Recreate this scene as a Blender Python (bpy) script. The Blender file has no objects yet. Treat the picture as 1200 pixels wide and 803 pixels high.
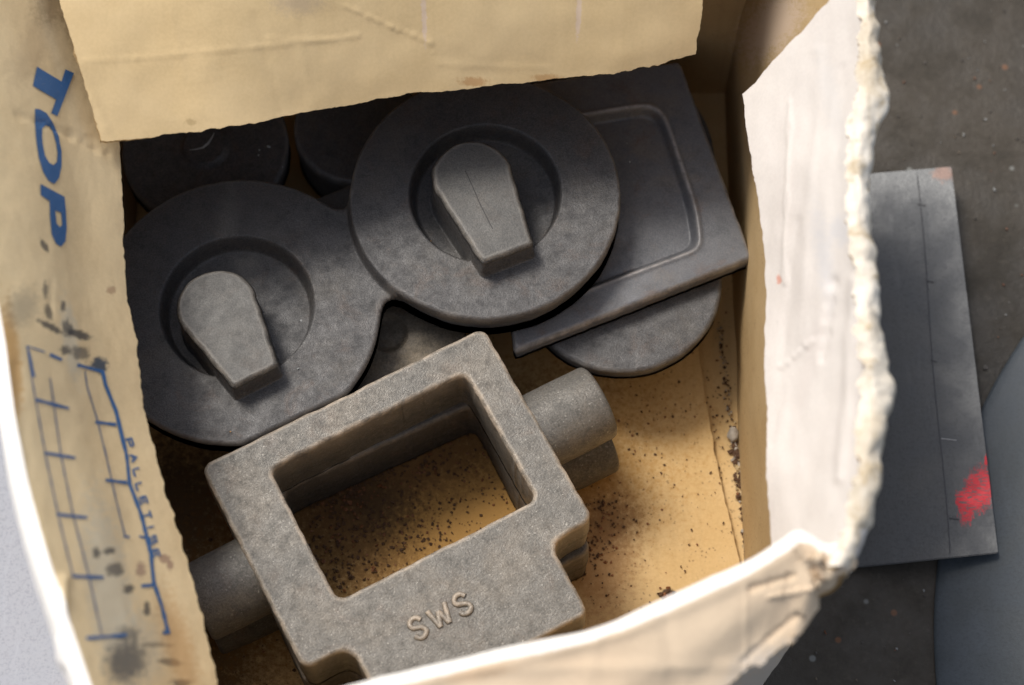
import bpy, bmesh, math, random
import numpy as np
from mathutils import Vector, noise, Matrix
from mathutils.bvhtree import BVHTree

R = math.radians
scene = bpy.context.scene
col = scene.collection

# ------------------------------------------------------------------ camera, sky, sun, exposure
TH = R(22.0); FPX = 2500.0
CAM = np.array([0.0, -math.sin(TH), 0.08 + math.cos(TH)])
cd = bpy.data.cameras.new("camera"); cam = bpy.data.objects.new("camera", cd); col.objects.link(cam)
cam.location = CAM; cam.rotation_euler = (TH, 0, 0)
cd.sensor_width = 36.0; cd.lens = 75.0; cd.clip_start = 0.05; cd.clip_end = 100.0
cd.dof.use_dof = True; cd.dof.focus_distance = 0.995; cd.dof.aperture_fstop = 5.4; cd.dof.aperture_blades = 7
scene.camera = cam

SUNDIR = Vector((-0.38, 0.38, 0.84)).normalized()        # towards the sun
sun_el = math.asin(SUNDIR.z); sun_az = math.atan2(SUNDIR.x, SUNDIR.y)
world = bpy.data.worlds.new("World"); scene.world = world; world.use_nodes = True
wn = world.node_tree; wn.nodes.clear()
sky = wn.nodes.new("ShaderNodeTexSky"); sky.sky_type = 'NISHITA'; sky.sun_disc = False
sky.sun_elevation = sun_el; sky.sun_rotation = sun_az; sky.air_density = 1.0; sky.dust_density = 3.0; sky.ozone_density = 0.6
bg = wn.nodes.new("ShaderNodeBackground"); bg.inputs[1].default_value = 0.15
wo = wn.nodes.new("ShaderNodeOutputWorld")
hs = wn.nodes.new('ShaderNodeHueSaturation'); hs.inputs['Saturation'].default_value = 0.55
wn.links.new(sky.outputs[0], hs.inputs['Color']); wn.links.new(hs.outputs[0], bg.inputs[0]); wn.links.new(bg.outputs[0], wo.inputs[0])
sd = bpy.data.lights.new("sun", 'SUN'); sd.energy = 2.5; sd.angle = R(18.0); sd.color = (1.0, 0.94, 0.85)
sun = bpy.data.objects.new("sun", sd); col.objects.link(sun)
sun.rotation_euler = SUNDIR.to_track_quat('Z', 'Y').to_euler(); sun.location = (-1, 1.4, 2.2)
vs = scene.view_settings
vs.view_transform = 'Standard'; vs.look = 'None'; vs.exposure = 0.1; vs.gamma = 1.0; vs.use_curve_mapping = False
scene.cycles.max_bounces = 8

# ------------------------------------------------------------------ measuring helpers
RT = np.array([1.0, 0, 0]); UP = np.array([0, math.cos(TH), math.sin(TH)]); FW = np.array([0, math.sin(TH), -math.cos(TH)])
def ray(px, py):
    d = FW + RT * (px - 600) / FPX - UP * (py - 401.5) / FPX
    return d / np.linalg.norm(d)
def un(px, py, z):
    d = ray(px, py); return CAM + d * (z - CAM[2]) / d[2]
def pj(P):
    q = np.asarray(P, float) - CAM; w = q @ FW
    return np.stack([600 + FPX * (q @ RT) / w, 401.5 - FPX * (q @ UP) / w], -1)

# ------------------------------------------------------------------ object helpers
def tag(o, label=None, cat=None, group=None, kind=None):
    if label: o['label'] = label
    if cat: o['category'] = cat
    if group: o['group'] = group
    if kind: o['kind'] = kind
    return o
def empty(name, loc):
    o = bpy.data.objects.new(name, None); o.empty_display_size = 0.02; o.location = loc; col.objects.link(o); return o
def link(name, me, mats, parent=None):
    o = bpy.data.objects.new(name, me); col.objects.link(o)
    for m in (mats if isinstance(mats, (list, tuple)) else [mats]): me.materials.append(m)
    if parent is not None:
        o.parent = parent; o.matrix_parent_inverse = Matrix.Translation(parent.location).inverted()
    return o
def mesh_np(name, V, Q, smooth=True, midx=None):
    """V (n,3), Q list of arrays of faces (k,4) or (k,3)"""
    me = bpy.data.meshes.new(name)
    Qs = [np.asarray(q, np.int32) for q in Q if len(q)]
    loops = np.concatenate([q.ravel() for q in Qs]); tot = np.concatenate([np.full(len(q), q.shape[1], np.int32) for q in Qs])
    start = np.concatenate([[0], np.cumsum(tot)[:-1]]).astype(np.int32)
    me.vertices.add(len(V)); me.vertices.foreach_set("co", np.asarray(V, np.float32).ravel())
    me.loops.add(len(loops)); me.loops.foreach_set("vertex_index", loops)
    me.polygons.add(len(tot)); me.polygons.foreach_set("loop_start", start); me.polygons.foreach_set("loop_total", tot)
    me.polygons.foreach_set("use_smooth", np.full(len(tot), smooth))
    if midx is not None: me.polygons.foreach_set("material_index", np.asarray(midx, np.int32))
    me.update(calc_edges=True); me.validate()
    return me
def bm_obj(name, bm, mats, parent=None, smooth=False):
    me = bpy.data.meshes.new(name); bm.to_mesh(me); bm.free()
    if smooth:
        for p in me.polygons: p.use_smooth = True
    return link(name, me, mats, parent)

# ------------------------------------------------------------------ material helpers
class NT:
    def __init__(s, name):
        s.m = bpy.data.materials.new(name); s.m.use_nodes = True; s.t = s.m.node_tree
        s.b = s.t.nodes["Principled BSDF"]; s.n = s.t.nodes; s.l = s.t.links
    def new(s, typ, **kw):
        n = s.n.new(typ)
        for k, v in kw.items(): setattr(n, k, v)
        return n
    def set(s, sock, v):
        if hasattr(v, 'is_linked') or hasattr(v, 'links'): s.l.new(v, sock)
        else: sock.default_value = v
    def coord(s, kind='Object'): return s.new("ShaderNodeTexCoord").outputs[kind]
    def uv(s): return s.new("ShaderNodeUVMap", uv_map="pm").outputs[0]
    def noise(s, vec, scale, detail=4, rough=0.55, dist=0.0):
        n = s.new("ShaderNodeTexNoise"); s.l.new(vec, n.inputs['Vector'])
        n.inputs['Scale'].default_value = scale; n.inputs['Detail'].default_value = detail
        n.inputs['Roughness'].default_value = rough; n.inputs['Distortion'].default_value = dist
        return n.outputs['Fac']
    def ramp(s, fac, a, b, lo=0.0, hi=1.0):
        n = s.new("ShaderNodeMapRange"); n.interpolation_type = 'SMOOTHSTEP'
        s.set(n.inputs[0], fac); n.inputs[1].default_value = a; n.inputs[2].default_value = b
        n.inputs[3].default_value = lo; n.inputs[4].default_value = hi
        return n.outputs[0]
    def math(s, op, a, b=0.0):
        n = s.new("ShaderNodeMath", operation=op); s.set(n.inputs[0], a); s.set(n.inputs[1], b); return n.outputs[0]
    def mix(s, fac, a, b):
        n = s.new("ShaderNodeMix", data_type='RGBA'); s.set(n.inputs[0], fac)
        for i, c in ((6, a), (7, b)):
            if isinstance(c, tuple): n.inputs[i].default_value = (*c, 1.0)
            else: s.l.new(c, n.inputs[i])
        return n.outputs[2]
    def mapping(s, vec, loc=(0,0,0), rot=(0,0,0), scale=(1,1,1)):
        n = s.new("ShaderNodeMapping", vector_type='POINT'); s.l.new(vec, n.inputs[0])
        n.inputs[1].default_value = loc; n.inputs[2].default_value = rot; n.inputs[3].default_value = scale
        return n.outputs[0]
    def bump(s, h, strength, dist, prev=None):
        n = s.new("ShaderNodeBump"); s.l.new(h, n.inputs['Height']); n.inputs['Strength'].default_value = strength
        n.inputs['Distance'].default_value = dist
        if prev is not None: s.l.new(prev, n.inputs['Normal'])
        return n.outputs[0]
    def stain(s, uvv, col_in, cx, cy, rx, ry, rot, colr, strength, nz, soft=0.5):
        """an irregular mark with its own outline, centred at (cx,cy) in the sheet's coordinates"""
        a = s.new("ShaderNodeVectorMath", operation='SUBTRACT'); s.l.new(uvv, a.inputs[0]); a.inputs[1].default_value = (cx/1000, cy/1000, 0)
        m = s.mapping(a.outputs[0], rot=(0, 0, -R(rot)))
        d = s.new("ShaderNodeVectorMath", operation='MULTIPLY'); s.l.new(m, d.inputs[0]); d.inputs[1].default_value = (1000/rx, 1000/ry, 0)
        ln = s.new("ShaderNodeVectorMath", operation='LENGTH'); s.l.new(d.outputs[0], ln.inputs[0])
        e = s.math('ADD', ln.outputs['Value'], s.math('MULTIPLY', s.math('SUBTRACT', nz, 0.5), 3.4))
        f = s.ramp(e, 1.0 + soft * 0.5, 1.0 - soft * 0.5, 0.0, strength)
        return s.mix(f, col_in, colr)

def iron(name, base, dust, grain=1100, gamp=0.5, gmix=0.4, bumpd=0.00022, rough=0.5, edge=(0.35,0.33,0.30), edge_amt=0.6, metal=0.1, rust=0.3, spark=0.12, patch=0.7, cool=(0.86,0.93,1.0), blot=0.5, pit=1.0):
    t = NT(name); c = t.coord()
    n1 = t.noise(c, 24, 6, 0.68, 0.3); n2 = t.noise(c, grain, 3, 0.7); n3 = t.noise(c, 170, 5, 0.7); n4 = t.noise(c, 55, 6, 0.75, 0.6); n5 = t.noise(t.mapping(c, loc=(3, 7, 1)), 38, 6, 0.74, 0.5)
    dark = tuple(x * (1 - gamp) * k for x, k in zip(base, cool)); lite = tuple(min(1, x * (1 + gamp * 1.1)) for x in base)
    b = t.mix(t.ramp(n5, 0.36, 0.56, blot, 0.0), base, tuple(x * 0.58 * k for x, k in zip(base, cool)))
    b = t.mix(t.ramp(n1, 0.46, 0.66, 0, patch), b, dust)
    b = t.mix(t.ramp(n4, 0.52, 0.70, 0, rust), b, (0.12, 0.060, 0.028))
    g = t.mix(t.ramp(n2, 0.36, 0.64), dark, lite)
    b = t.mix(gmix, b, g)
    b = t.mix(t.ramp(n3, 0.50, 0.72, 0, 0.45 * pit), b, dark)
    b = t.mix(t.ramp(n3, 0.44, 0.30, 0, 0.30 * pit), b, lite)
    sp = t.noise(c, grain * 0.8, 1, 0.5)
    b = t.mix(t.ramp(sp, 0.66, 0.76, 0, spark), b, tuple(min(1, x * 2.6 + 0.05) for x in base))
    at = t.new("ShaderNodeAttribute", attribute_name="wear")
    wf = t.math('MULTIPLY', at.outputs['Fac'], t.ramp(n3, 0.34, 0.60, 0.25, 1.0))
    wf = t.math('MULTIPLY', wf, t.ramp(n1, 0.30, 0.60, 0.35, 1.0))
    b = t.mix(t.math('MULTIPLY', wf, edge_amt), b, edge)
    t.l.new(b, t.b.inputs['Base Color'])
    t.b.inputs['Metallic'].default_value = metal; t.b.inputs['Specular IOR Level'].default_value = 0.5
    t.l.new(t.ramp(n3, 0.3, 0.7, rough - 0.12 * pit, rough + 0.16 * pit), t.b.inputs['Roughness'])
    h = t.bump(n2, 0.7, bumpd); h = t.bump(n3, 0.45 * pit, bumpd * 1.6, h)
    t.l.new(h, t.b.inputs['Normal'])
    return t.m

M = {}
M['iron_dark'] = iron('iron_dark', (0.072,0.070,0.071), (0.120,0.108,0.092), grain=1300, gamp=0.6, gmix=0.45, bumpd=0.00032, rough=0.48, edge=(0.30,0.28,0.26), rust=0.40, patch=0.6)
M['iron_boss'] = iron('iron_boss', (0.092,0.089,0.084), (0.120,0.107,0.089), grain=1300, gamp=0.45, gmix=0.40, bumpd=0.00022, rough=0.5, edge=(0.36,0.33,0.29), edge_amt=0.7, rust=0.15, patch=0.4, blot=0.2, pit=0.5)
M['iron_grey'] = iron('iron_grey', (0.150,0.141,0.126), (0.200,0.176,0.144), grain=1150, gamp=0.62, gmix=0.34, bumpd=0.00042, rough=0.42, blot=0.35, edge=(0.62,0.52,0.41), edge_amt=1.0, metal=0.2, rust=0.30, spark=0.6, patch=0.8)
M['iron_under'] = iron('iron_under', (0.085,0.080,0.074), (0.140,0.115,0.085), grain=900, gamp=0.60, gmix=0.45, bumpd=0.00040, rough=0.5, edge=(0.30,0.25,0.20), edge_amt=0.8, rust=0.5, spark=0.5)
M['iron_rusty'] = iron('iron_rusty', (0.12,0.10,0.075), (0.20,0.145,0.08), grain=1100, bumpd=0.0003, rough=0.6, edge=(0.26,0.20,0.15), rust=0.7)
M['iron_plate'] = iron('iron_plate', (0.120,0.122,0.132), (0.165,0.138,0.110), grain=1300, gamp=0.4, gmix=0.30, bumpd=0.00016, rough=0.40, edge=(0.42,0.39,0.37), edge_amt=1.0, rust=0.55)
M['iron_black'] = iron('iron_black', (0.052,0.055,0.060), (0.085,0.080,0.072), grain=1300, bumpd=0.0002, rough=0.5, edge=(0.25,0.24,0.24), rust=0.25)

def card(name, base, deep, stains_and_shade=(), streak=0.35, speck=0.0, corr=0.5, corr_rot=0.0, greyz=None):
    t = NT(name); c = t.coord(); u = t.uv()
    n1 = t.noise(c, 14, 5, 0.6); n2 = t.noise(c, 700, 3, 0.6); n3 = t.noise(c, 90, 5, 0.7)
    nz = t.noise(u, 130, 7, 0.85)
    b = t.mix(t.ramp(n1, 0.35, 0.68), base, deep)
    st = t.noise(t.mapping(c, rot=(0, 0, corr_rot), scale=(260, 9, 9)), 1.0, 3, 0.5)
    b = t.mix(t.ramp(st, 0.45, 0.75, 0, streak), b, tuple(x * 0.80 for x in deep))
    b = t.mix(t.ramp(n3, 0.62, 0.80, 0, 0.30), b, tuple(x * 0.62 for x in deep))
    b = t.mix(t.ramp(n2, 0.35, 0.65, 0.0, 0.16), b, tuple(min(1, x * 1.25) for x in base))
    if speck:
        v = t.new("ShaderNodeTexVoronoi", feature='F1'); t.l.new(c, v.inputs['Vector']); v.inputs['Scale'].default_value = 420
        dens = t.noise(c, 22, 4, 0.7)
        d = t.math('ADD', v.outputs['Distance'], t.ramp(dens, 0.36, 0.60, 0.30, 0.0))
        d = t.math('ADD', d, t.math('MULTIPLY', t.math('SUBTRACT', n2, 0.5), 0.8))
        b = t.mix(t.ramp(d, 0.26, 0.16, 0, speck), b, (0.07, 0.030, 0.012))
        b = t.mix(t.ramp(t.noise(c, 40, 6, 0.8, 0.5), 0.56, 0.70, 0, speck * 0.55), b, (0.16, 0.085, 0.03))
    if name == 'card_torn':
        b = t.mix(t.ramp(t.noise(c, 75, 6, 0.75, 0.5), 0.50, 0.62, 0, 0.75), b, (0.46,0.36,0.22))
    for s_ in stains_and_shade: b = t.stain(u, b, *s_[:7], nz, *s_[7:])
    t.l.new(b, t.b.inputs['Base Color']); t.b.inputs['Roughness'].default_value = 0.75
    t.b.inputs['Specular IOR Level'].default_value = 0.25
    w = t.noise(t.mapping(c, rot=(0, 0, corr_rot), scale=(150, 6, 6)), 1.0, 2, 0.5)
    h = t.bump(w, corr * 0.5, 0.0012); h = t.bump(n3, 0.4, 0.0005, h); h = t.bump(n2, 0.15, 0.00012, h)
    t.l.new(h, t.b.inputs['Normal'])
    return t.m

K = (0.07, 0.068, 0.07)
def S(cx, cy, rx, ry, rot, c, st, nzsoft=0.6): return (cx, cy, rx, ry, rot, c, st, nzsoft)
WHT = (0.72, 0.66, 0.56); TAPE = (0.55, 0.52, 0.42); BRN = (0.24, 0.14, 0.06)
left_st = [S(35,60,20,40,20,(0.38,0.28,0.18),0.3,1.4), S(60,5,18,20,0,BRN,0.4,1.4), S(90,40,10,60,-15,(0.33,0.20,0.09),0.5,1.2),
    S(14,420,10,62,-6,(0.52,0.28,0.08),0.7,0.8),
    S(83,400,9,45,-8,TAPE,0.6,0.8), S(130,700,24,110,-10,TAPE,0.65,0.9), S(160,760,30,40,-10,TAPE,0.5,0.9),
    S(26,360,16,22,20,(0.30,0.26,0.19),0.55,1.2), S(52,288,3,9,-30,K,0.8), S(53,340,3,9,0,K,0.7), S(57,366,4,10,-20,K,0.7),
    S(59,383,17,3.6,28,K,0.85), S(92,392,14,5,18,K,0.9), S(80,385,6,10,-10,K,0.75), S(74,359,3,6,0,K,0.8), S(78,411,8,5,10,K,0.8), S(95,414,10,8,20,K,0.7),
    S(117,428,9,9,0,(0.05,0.07,0.10),0.95),
    S(113,648,4,7,0,K,0.8), S(128,646,7,4,0,K,0.8), S(135,667,10,8,0,K,0.75), S(165,668,6,9,0,(0.2,0.1,0.1),0.6), S(151,690,7,5,-5,K,0.85),
    S(172,713,4,8,0,K,0.85), S(193,655,7,5,0,(0.2,0.09,0.09),0.6), S(199,663,4,6,0,(0.2,0.09,0.09),0.6),
    S(148,775,22,26,10,K,0.8,1.0), S(182,756,20,3,0,K,0.5), S(200,776,14,5,6,K,0.75), S(212,801,12,5,0,K,0.8), S(150,742,12,9,0,K,0.5),
    S(131,340,5,5,0,(0.25,0.12,0.08),0.5), S(210,760,16,60,-15,(0.52,0.30,0.12),0.6,1.3)]
fold_w = [S(0,430,8,60,-8,WHT,0.9), S(18,545,9,70,-14,WHT,0.9), S(50,660,12,70,-18,WHT,0.9), S(88,770,12,60,-16,WHT,0.9), S(74,690,8,24,0,WHT,0.9)]
M['card_left'] = card('card_left', (0.73,0.585,0.36), (0.67,0.52,0.305), left_st, streak=0.08, corr=0.25, corr_rot=R(90))
rear_st = [S(350,2,26,14,0,(0.38,0.30,0.22),0.5,1.3), S(555,96,16,5,0,(0.40,0.20,0.07),0.6), S(640,92,16,5,0,(0.38,0.2,0.07),0.6), S(223,143,6,4,0,(0.35,0.25,0.12),0.5),
    S(497,20,3,30,-2,(0.62,0.50,0.46),0.5), S(678,18,3,26,2,(0.62,0.50,0.46),0.5)]
M['card_rear'] = card('card_rear', (0.62,0.475,0.27), (0.575,0.43,0.23), rear_st, streak=0.10, corr=0.22)
M['card_sunlit'] = card('card_sunlit', (0.73,0.685,0.64), (0.68,0.63,0.585), [S(975,120,10,60,-12,(0.62,0.60,0.58),0.5,1.4), S(965,300,9,50,-8,(0.60,0.60,0.62),0.5,1.4),  # tan card of the right flap, sun glare put into its pale colour
    S(985,270,12,16,0,(0.60,0.60,0.62),0.55,1.0), S(895,480,3,20,0,(0.6,0.35,0.2),0.4,1.0), S(913,328,3,5,0,(0.7,0.2,0.1),0.6), S(950,420,10,60,14,(0.68,0.62,0.58),0.4,1.4)], streak=0.10, corr=0.15, corr_rot=R(90))
M['card_torn'] = card('card_torn', (0.80,0.74,0.64), (0.50,0.41,0.28), [], streak=0.5, corr=1.0)
M['card_front'] = card('card_front', (0.66,0.525,0.375), (0.62,0.48,0.335), [S(910,790,60,26,-25,(0.58,0.54,0.50),0.6,1.0), S(880,770,24,10,-30,(0.42,0.38,0.33),0.5,1.2), S(560,790,40,8,-10,(0.60,0.36,0.18),0.3,1.2)], streak=0.0, corr=0.15)
M['card_fold_glare'] = card('card_fold_glare', (0.88,0.85,0.80), (0.86,0.82,0.76), [], streak=0.03, corr=0.2)  # sun glare on the folds put into the colour, with some fibre wear
M['card_core'] = card('card_core', (0.42,0.27,0.11), (0.30,0.18,0.07), [], corr=1.0)
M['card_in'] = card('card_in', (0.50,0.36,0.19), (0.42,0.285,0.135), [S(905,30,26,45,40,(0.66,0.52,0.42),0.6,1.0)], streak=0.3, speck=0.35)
M['card_floor'] = card('card_floor', (0.62,0.45,0.235), (0.55,0.37,0.165), [S(782,697,9,7,0,(0.06,0.04,0.03),0.9), S(225,770,90,90,0,(0.06,0.035,0.015),0.9,1.2), S(200,600,90,90,0,(0.07,0.04,0.02),0.9,1.2), S(320,620,50,80,-20,(0.10,0.05,0.02),0.8,1.4), S(520,600,230,120,-20,(0.40,0.21,0.05),0.92,1.2), S(400,600,70,110,-20,(0.13,0.065,0.02),0.85,1.4), S(470,545,190,50,-20,(0.13,0.062,0.02),0.85,1.3), S(440,590,40,30,10,(0.05,0.03,0.012),0.6,1.5),  # near-black marks at left paint the left flap's shade into the floor
     S(700,650,40,70,0,(0.36,0.20,0.09),0.7,1.4), S(712,612,30,26,0,(0.22,0.12,0.05),0.6,1.4), S(755,455,30,50,0,(0.5,0.33,0.14),0.4,1.5)], streak=0.25, speck=0.45)

def flat_mat(name, c, rough=0.6):
    t = NT(name); n = t.noise(t.coord(), 500, 3, 0.7)
    t.l.new(t.mix(t.ramp(n, 0.3, 0.7), tuple(x*0.8 for x in c), tuple(min(1,x*1.15) for x in c)), t.b.inputs['Base Color'])
    t.b.inputs['Roughness'].default_value = rough; return t.m
def ink(name, c):
    t = NT(name); cc = t.coord(); n = t.noise(cc, 900, 4, 0.8); n2 = t.noise(cc, 130, 4, 0.7)
    f = t.math('MULTIPLY', t.ramp(n, 0.60, 0.68), t.ramp(n2, 0.45, 0.6))
    t.l.new(t.mix(f, c, (0.5,0.38,0.2)), t.b.inputs['Base Color']); t.b.inputs['Roughness'].default_value = 0.7; return t.m
M['ink'] = ink('blue_ink', (0.035,0.12,0.30)); M['ink_thin'] = ink('thin_blue_ink', (0.12,0.16,0.28))
M['groove'] = flat_mat('dark_groove', (0.03,0.03,0.03))
M['stone'] = flat_mat('grey_stone', (0.34,0.30,0.25), 0.8)
M['crumb'] = flat_mat('brown_crumb', (0.085,0.042,0.020), 0.9)

# ground
t = NT('oily_floor'); c = t.coord()
n1 = t.noise(c, 9, 6, 0.7); n2 = t.noise(c, 260, 4, 0.7); n3 = t.noise(c, 45, 5, 0.7)
b = t.mix(t.ramp(n1, 0.35, 0.65), (0.033,0.027,0.019), (0.050,0.040,0.028))
b = t.mix(t.ramp(n3, 0.5, 0.75, 0, 0.6), b, (0.030,0.026,0.020))
b = t.mix(t.ramp(n2, 0.52, 0.74, 0, 0.6), b, (0.070,0.058,0.042))
v = t.new("ShaderNodeTexVoronoi", feature='F1'); t.l.new(c, v.inputs['Vector']); v.inputs['Scale'].default_value = 75
sel = t.new("ShaderNodeSeparateColor"); t.l.new(v.outputs['Color'], sel.inputs[0])
big = t.math('MULTIPLY', t.ramp(v.outputs['Distance'], 0.16, 0.08), t.ramp(sel.outputs[0], 0.74, 0.78))
b = t.mix(big, b, t.mix(t.ramp(sel.outputs[1], 0.45, 0.55), (0.17,0.17,0.155), (0.14,0.065,0.03)))
t.l.new(b, t.b.inputs['Base Color']); t.l.new(t.ramp(n3, 0.3, 0.7, 0.5, 0.85), t.b.inputs['Roughness'])
t.l.new(t.bump(n2, 0.6, 0.0008, t.bump(n3, 0.5, 0.002)), t.b.inputs['Normal']); M['ground'] = t.m

def sheet_mat(name, a, bb, red=False, rough=0.42, metal=0.4):
    t = NT(name); c = t.coord(); u = t.uv()
    n1 = t.noise(c, 30, 6, 0.7); n2 = t.noise(c, 700, 3, 0.7); n3 = t.noise(t.mapping(c, scale=(60, 9, 9)), 3, 4, 0.6)
    b = t.mix(t.ramp(n1, 0.35, 0.65), a, bb)
    b = t.mix(t.ramp(n2, 0.45, 0.7, 0, 0.4), b, tuple(x*0.55 for x in a)); b = t.mix(t.ramp(n3, 0.55, 0.8, 0, 0.3), b, tuple(x*1.5 for x in bb))
    if red:
        nz = t.noise(u, 55, 6, 0.8); nf = t.noise(t.mapping(u, rot=(0,0,0.6), scale=(3.0,1,1)), 120, 8, 0.9)
        b = t.stain(u, b, 1107, 205, 12, 10, 0, (0.16,0.08,0.055), 0.6, nz, 0.8)
        b0 = b
        for s_ in ((1150,578,16,24,15), (1136,596,9,20,10), (1128,590,6,9,0), (1157,545,3,7,0), (1147,590,14,10,0)):
            b = t.stain(u, b, *s_, (0.50,0.022,0.035), 0.95, nf, 0.35)
        nf2 = t.noise(t.mapping(u, rot=(0,0,0.9), scale=(1.0,3.5,1)), 110, 5, 0.75)
        b = t.mix(t.ramp(nf2, 0.50, 0.58, 0, 0.9), b, b0)
    t.l.new(b, t.b.inputs['Base Color']); t.b.inputs['Metallic'].default_value = metal
    t.l.new(t.ramp(n1, 0.3, 0.7, rough - 0.08, rough + 0.15), t.b.inputs['Roughness'])
    t.l.new(t.bump(n2, 0.4, 0.0002, t.bump(n1, 0.3, 0.001)), t.b.inputs['Normal']); return t.m
M['steel'] = sheet_mat('steel_sheet', (0.070,0.074,0.079), (0.092,0.096,0.102), red=True)
M['pale'] = sheet_mat('pale_sheet', (0.30,0.32,0.37), (0.34,0.355,0.40), rough=0.6, metal=0.0)
M['drum'] = sheet_mat('drum_paint', (0.052,0.064,0.075), (0.070,0.084,0.100), rough=0.5, metal=0.0)
M['scratch'] = flat_mat('dark_scratch', (0.045,0.045,0.05))
M['scratch_l'] = flat_mat('light_scratch', (0.3,0.3,0.3))

# ------------------------------------------------------------------ sheets of cardboard
def catmull(P, n):
    """P (k,...) control points -> n samples along axis 0"""
    P = np.asarray(P, float); k = len(P)
    t_ = np.linspace(0, k - 1, n) if np.isscalar(n) else np.asarray(n) * (k - 1)
    i = np.clip(np.floor(t_).astype(int), 0, k - 2); f = (t_ - i)
    f = f.reshape((-1,) + (1,) * (P.ndim - 1))
    Pe = np.concatenate([[2 * P[0] - P[1]], P, [2 * P[-1] - P[-2]]])
    p0, p1, p2, p3 = Pe[i], Pe[i+1], Pe[i+2], Pe[i+3]
    return 0.5 * ((2*p1) + (-p0+p2)*f + (2*p0-5*p1+4*p2-p3)*f*f + (-p0+3*p1-3*p2+p3)*f**3)
def n1d(x, seed): return noise.noise(Vector((x, seed * 7.31, 0.5)))
def frac(x, seed, oct_=4):
    s, a = 0.0, 1.0
    for i in range(oct_): s += a * n1d(x * 2**i, seed + i); a *= 0.62
    return s
def gridnormals(P):
    du = np.gradient(P, axis=0); dv = np.gradient(P, axis=1)
    n = np.cross(du, dv); return n / (np.linalg.norm(n, axis=2, keepdims=True) + 1e-12)
def sheet(name, ctrl, nu, nv, mats, parent, flip=False, thick=0.004, lump=0.0012, lumpf=14, creases=(), rag=None, seed=1, mi=(0,0,1), fine=0.0, finef=160, label=None, band=None):
    """ctrl: rows x cols of world points. u along rows, v along cols. rag: dict edge -> (amp, freq)"""
    G = np.asarray(ctrl, float)
    rag = rag or {}
    us = np.linspace(0, 1, nu); vs_ = np.linspace(0, 1, nv)
    A = catmull(G, us)                                   # (nu, cols, 3)
    P = np.stack([catmull(A[i], nv) for i in range(nu)])  # (nu, nv, 3)
    # ragged edges: slide the outer vertices along the sheet
    def rg(edge):
        a = rag.get(edge)
        if not a: return None
        amp, fr = a[:2]; m = nu if edge[0] == 'v' else nv
        return np.array([amp * frac(fr * k / m, seed + (11 if edge[1] == '1' else 23), 5) for k in range(m)])
    for edge in ('v0', 'v1', 'u0', 'u1'):
        r_ = rg(edge)
        if r_ is None: continue
        m = nv if edge[0] == 'v' else nu
        w = np.clip((np.arange(m) / (m - 1) - 0.72) / 0.28, 0, 1)
        if edge[1] == '0': w = w[::-1]
        if edge[0] == 'v':
            d = (P[:, -1] - P[:, -4]) if edge[1] == '1' else (P[:, 0] - P[:, 3])
            d = d / (np.linalg.norm(d, axis=1, keepdims=True) + 1e-9)
            P += (r_[:, None, None] * w[None, :, None]) * d[:, None, :]
        else:
            d = (P[-1] - P[-4]) if edge[1] == '1' else (P[0] - P[3])
            d = d / (np.linalg.norm(d, axis=1, keepdims=True) + 1e-9)
            P += (r_[None, :, None] * w[:, None, None]) * d[None, :, :]
    N = gridnormals(P) * (-1 if flip else 1)
    px = pj(P)
    D = np.zeros((nu, nv))
    for i in range(nu):
        for j in range(nv):
            p = Vector(P[i, j]) * lumpf
            D[i, j] = lump * noise.fractal(p + Vector((seed, 0, 0)), 0.8, 2.0, 3)
            if fine: D[i, j] += fine * noise.fractal(Vector(P[i, j]) * finef, 0.7, 2.0, 3)
    for (x0, y0, x1, y1, wd, hh) in creases:
        a = np.array([x0, y0]); b_ = np.array([x1, y1]); ab = b_ - a; L2 = ab @ ab
        s = np.clip(((px - a) @ ab) / L2, 0, 1); q = px - (a + s[..., None] * ab)
        q = np.linalg.norm(q, axis=2) + 1.6 * np.sin(s * 23 + x0) * np.sin(s * 7 + y0)
        D += hh * np.exp(-(q / wd) ** 2)
    P = P + N * D[..., None]
    N = gridnormals(P) * (-1 if flip else 1)
    B = P - N * thick
    top = P.reshape(-1, 3); bot = B.reshape(-1, 3); n = nu * nv
    V = np.concatenate([top, bot]); idx = np.arange(n).reshape(nu, nv)
    q = np.stack([idx[:-1, :-1], idx[1:, :-1], idx[1:, 1:], idx[:-1, 1:]], -1).reshape(-1, 4)
    if flip: q = q[:, ::-1]
    qb = q[:, ::-1] + n
    ring = np.concatenate([idx[:, 0], idx[-1, 1:], idx[-2::-1, -1], idx[0, -2:0:-1]])
    nx = np.roll(ring, -1); side = np.stack([nx, ring, ring + n, nx + n], -1)
    if flip: side = side[:, ::-1]
    # side rings reuse vertices: duplicate to keep the torn edge crisp
    rv = np.concatenate([V[ring], V[ring + n]]); m = len(ring); k = np.arange(m); kn = np.roll(k, -1)
    side = np.stack([kn, k, k + m, kn + m], -1) + 2 * n
    if flip: side = side[:, ::-1]
    V = np.concatenate([V, rv])
    F = [q, qb, side]
    mid = np.concatenate([np.full(len(q), mi[0]), np.full(len(qb), mi[1]), np.full(len(side), mi[2])])
    if band:
        lo_, hi_, mb, am = band
        uu, vv = np.meshgrid(np.arange(nu - 1), np.arange(nv - 1), indexing='ij')
        e0 = np.array([am * frac(k * 0.09, seed + 2, 4) for k in range(nu - 1)]); e1 = np.array([am * frac(k * 0.11, seed + 5, 4) for k in range(nu - 1)])
        vf = vv / (nv - 1); inb = (vf > lo_ + e0[:, None]) & (vf < hi_ + e1[:, None])
        mid[:len(q)][inb.ravel()] = mb
    me = mesh_np(name, V, F, True, mid)
    uvl = me.uv_layers.new(name="pm")
    uvp = pj(V) / 1000.0
    li = np.empty(len(me.loops), np.int32); me.loops.foreach_get("vertex_index", li)
    uvl.data.foreach_set("uv", uvp[li].astype(np.float32).ravel())
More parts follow.
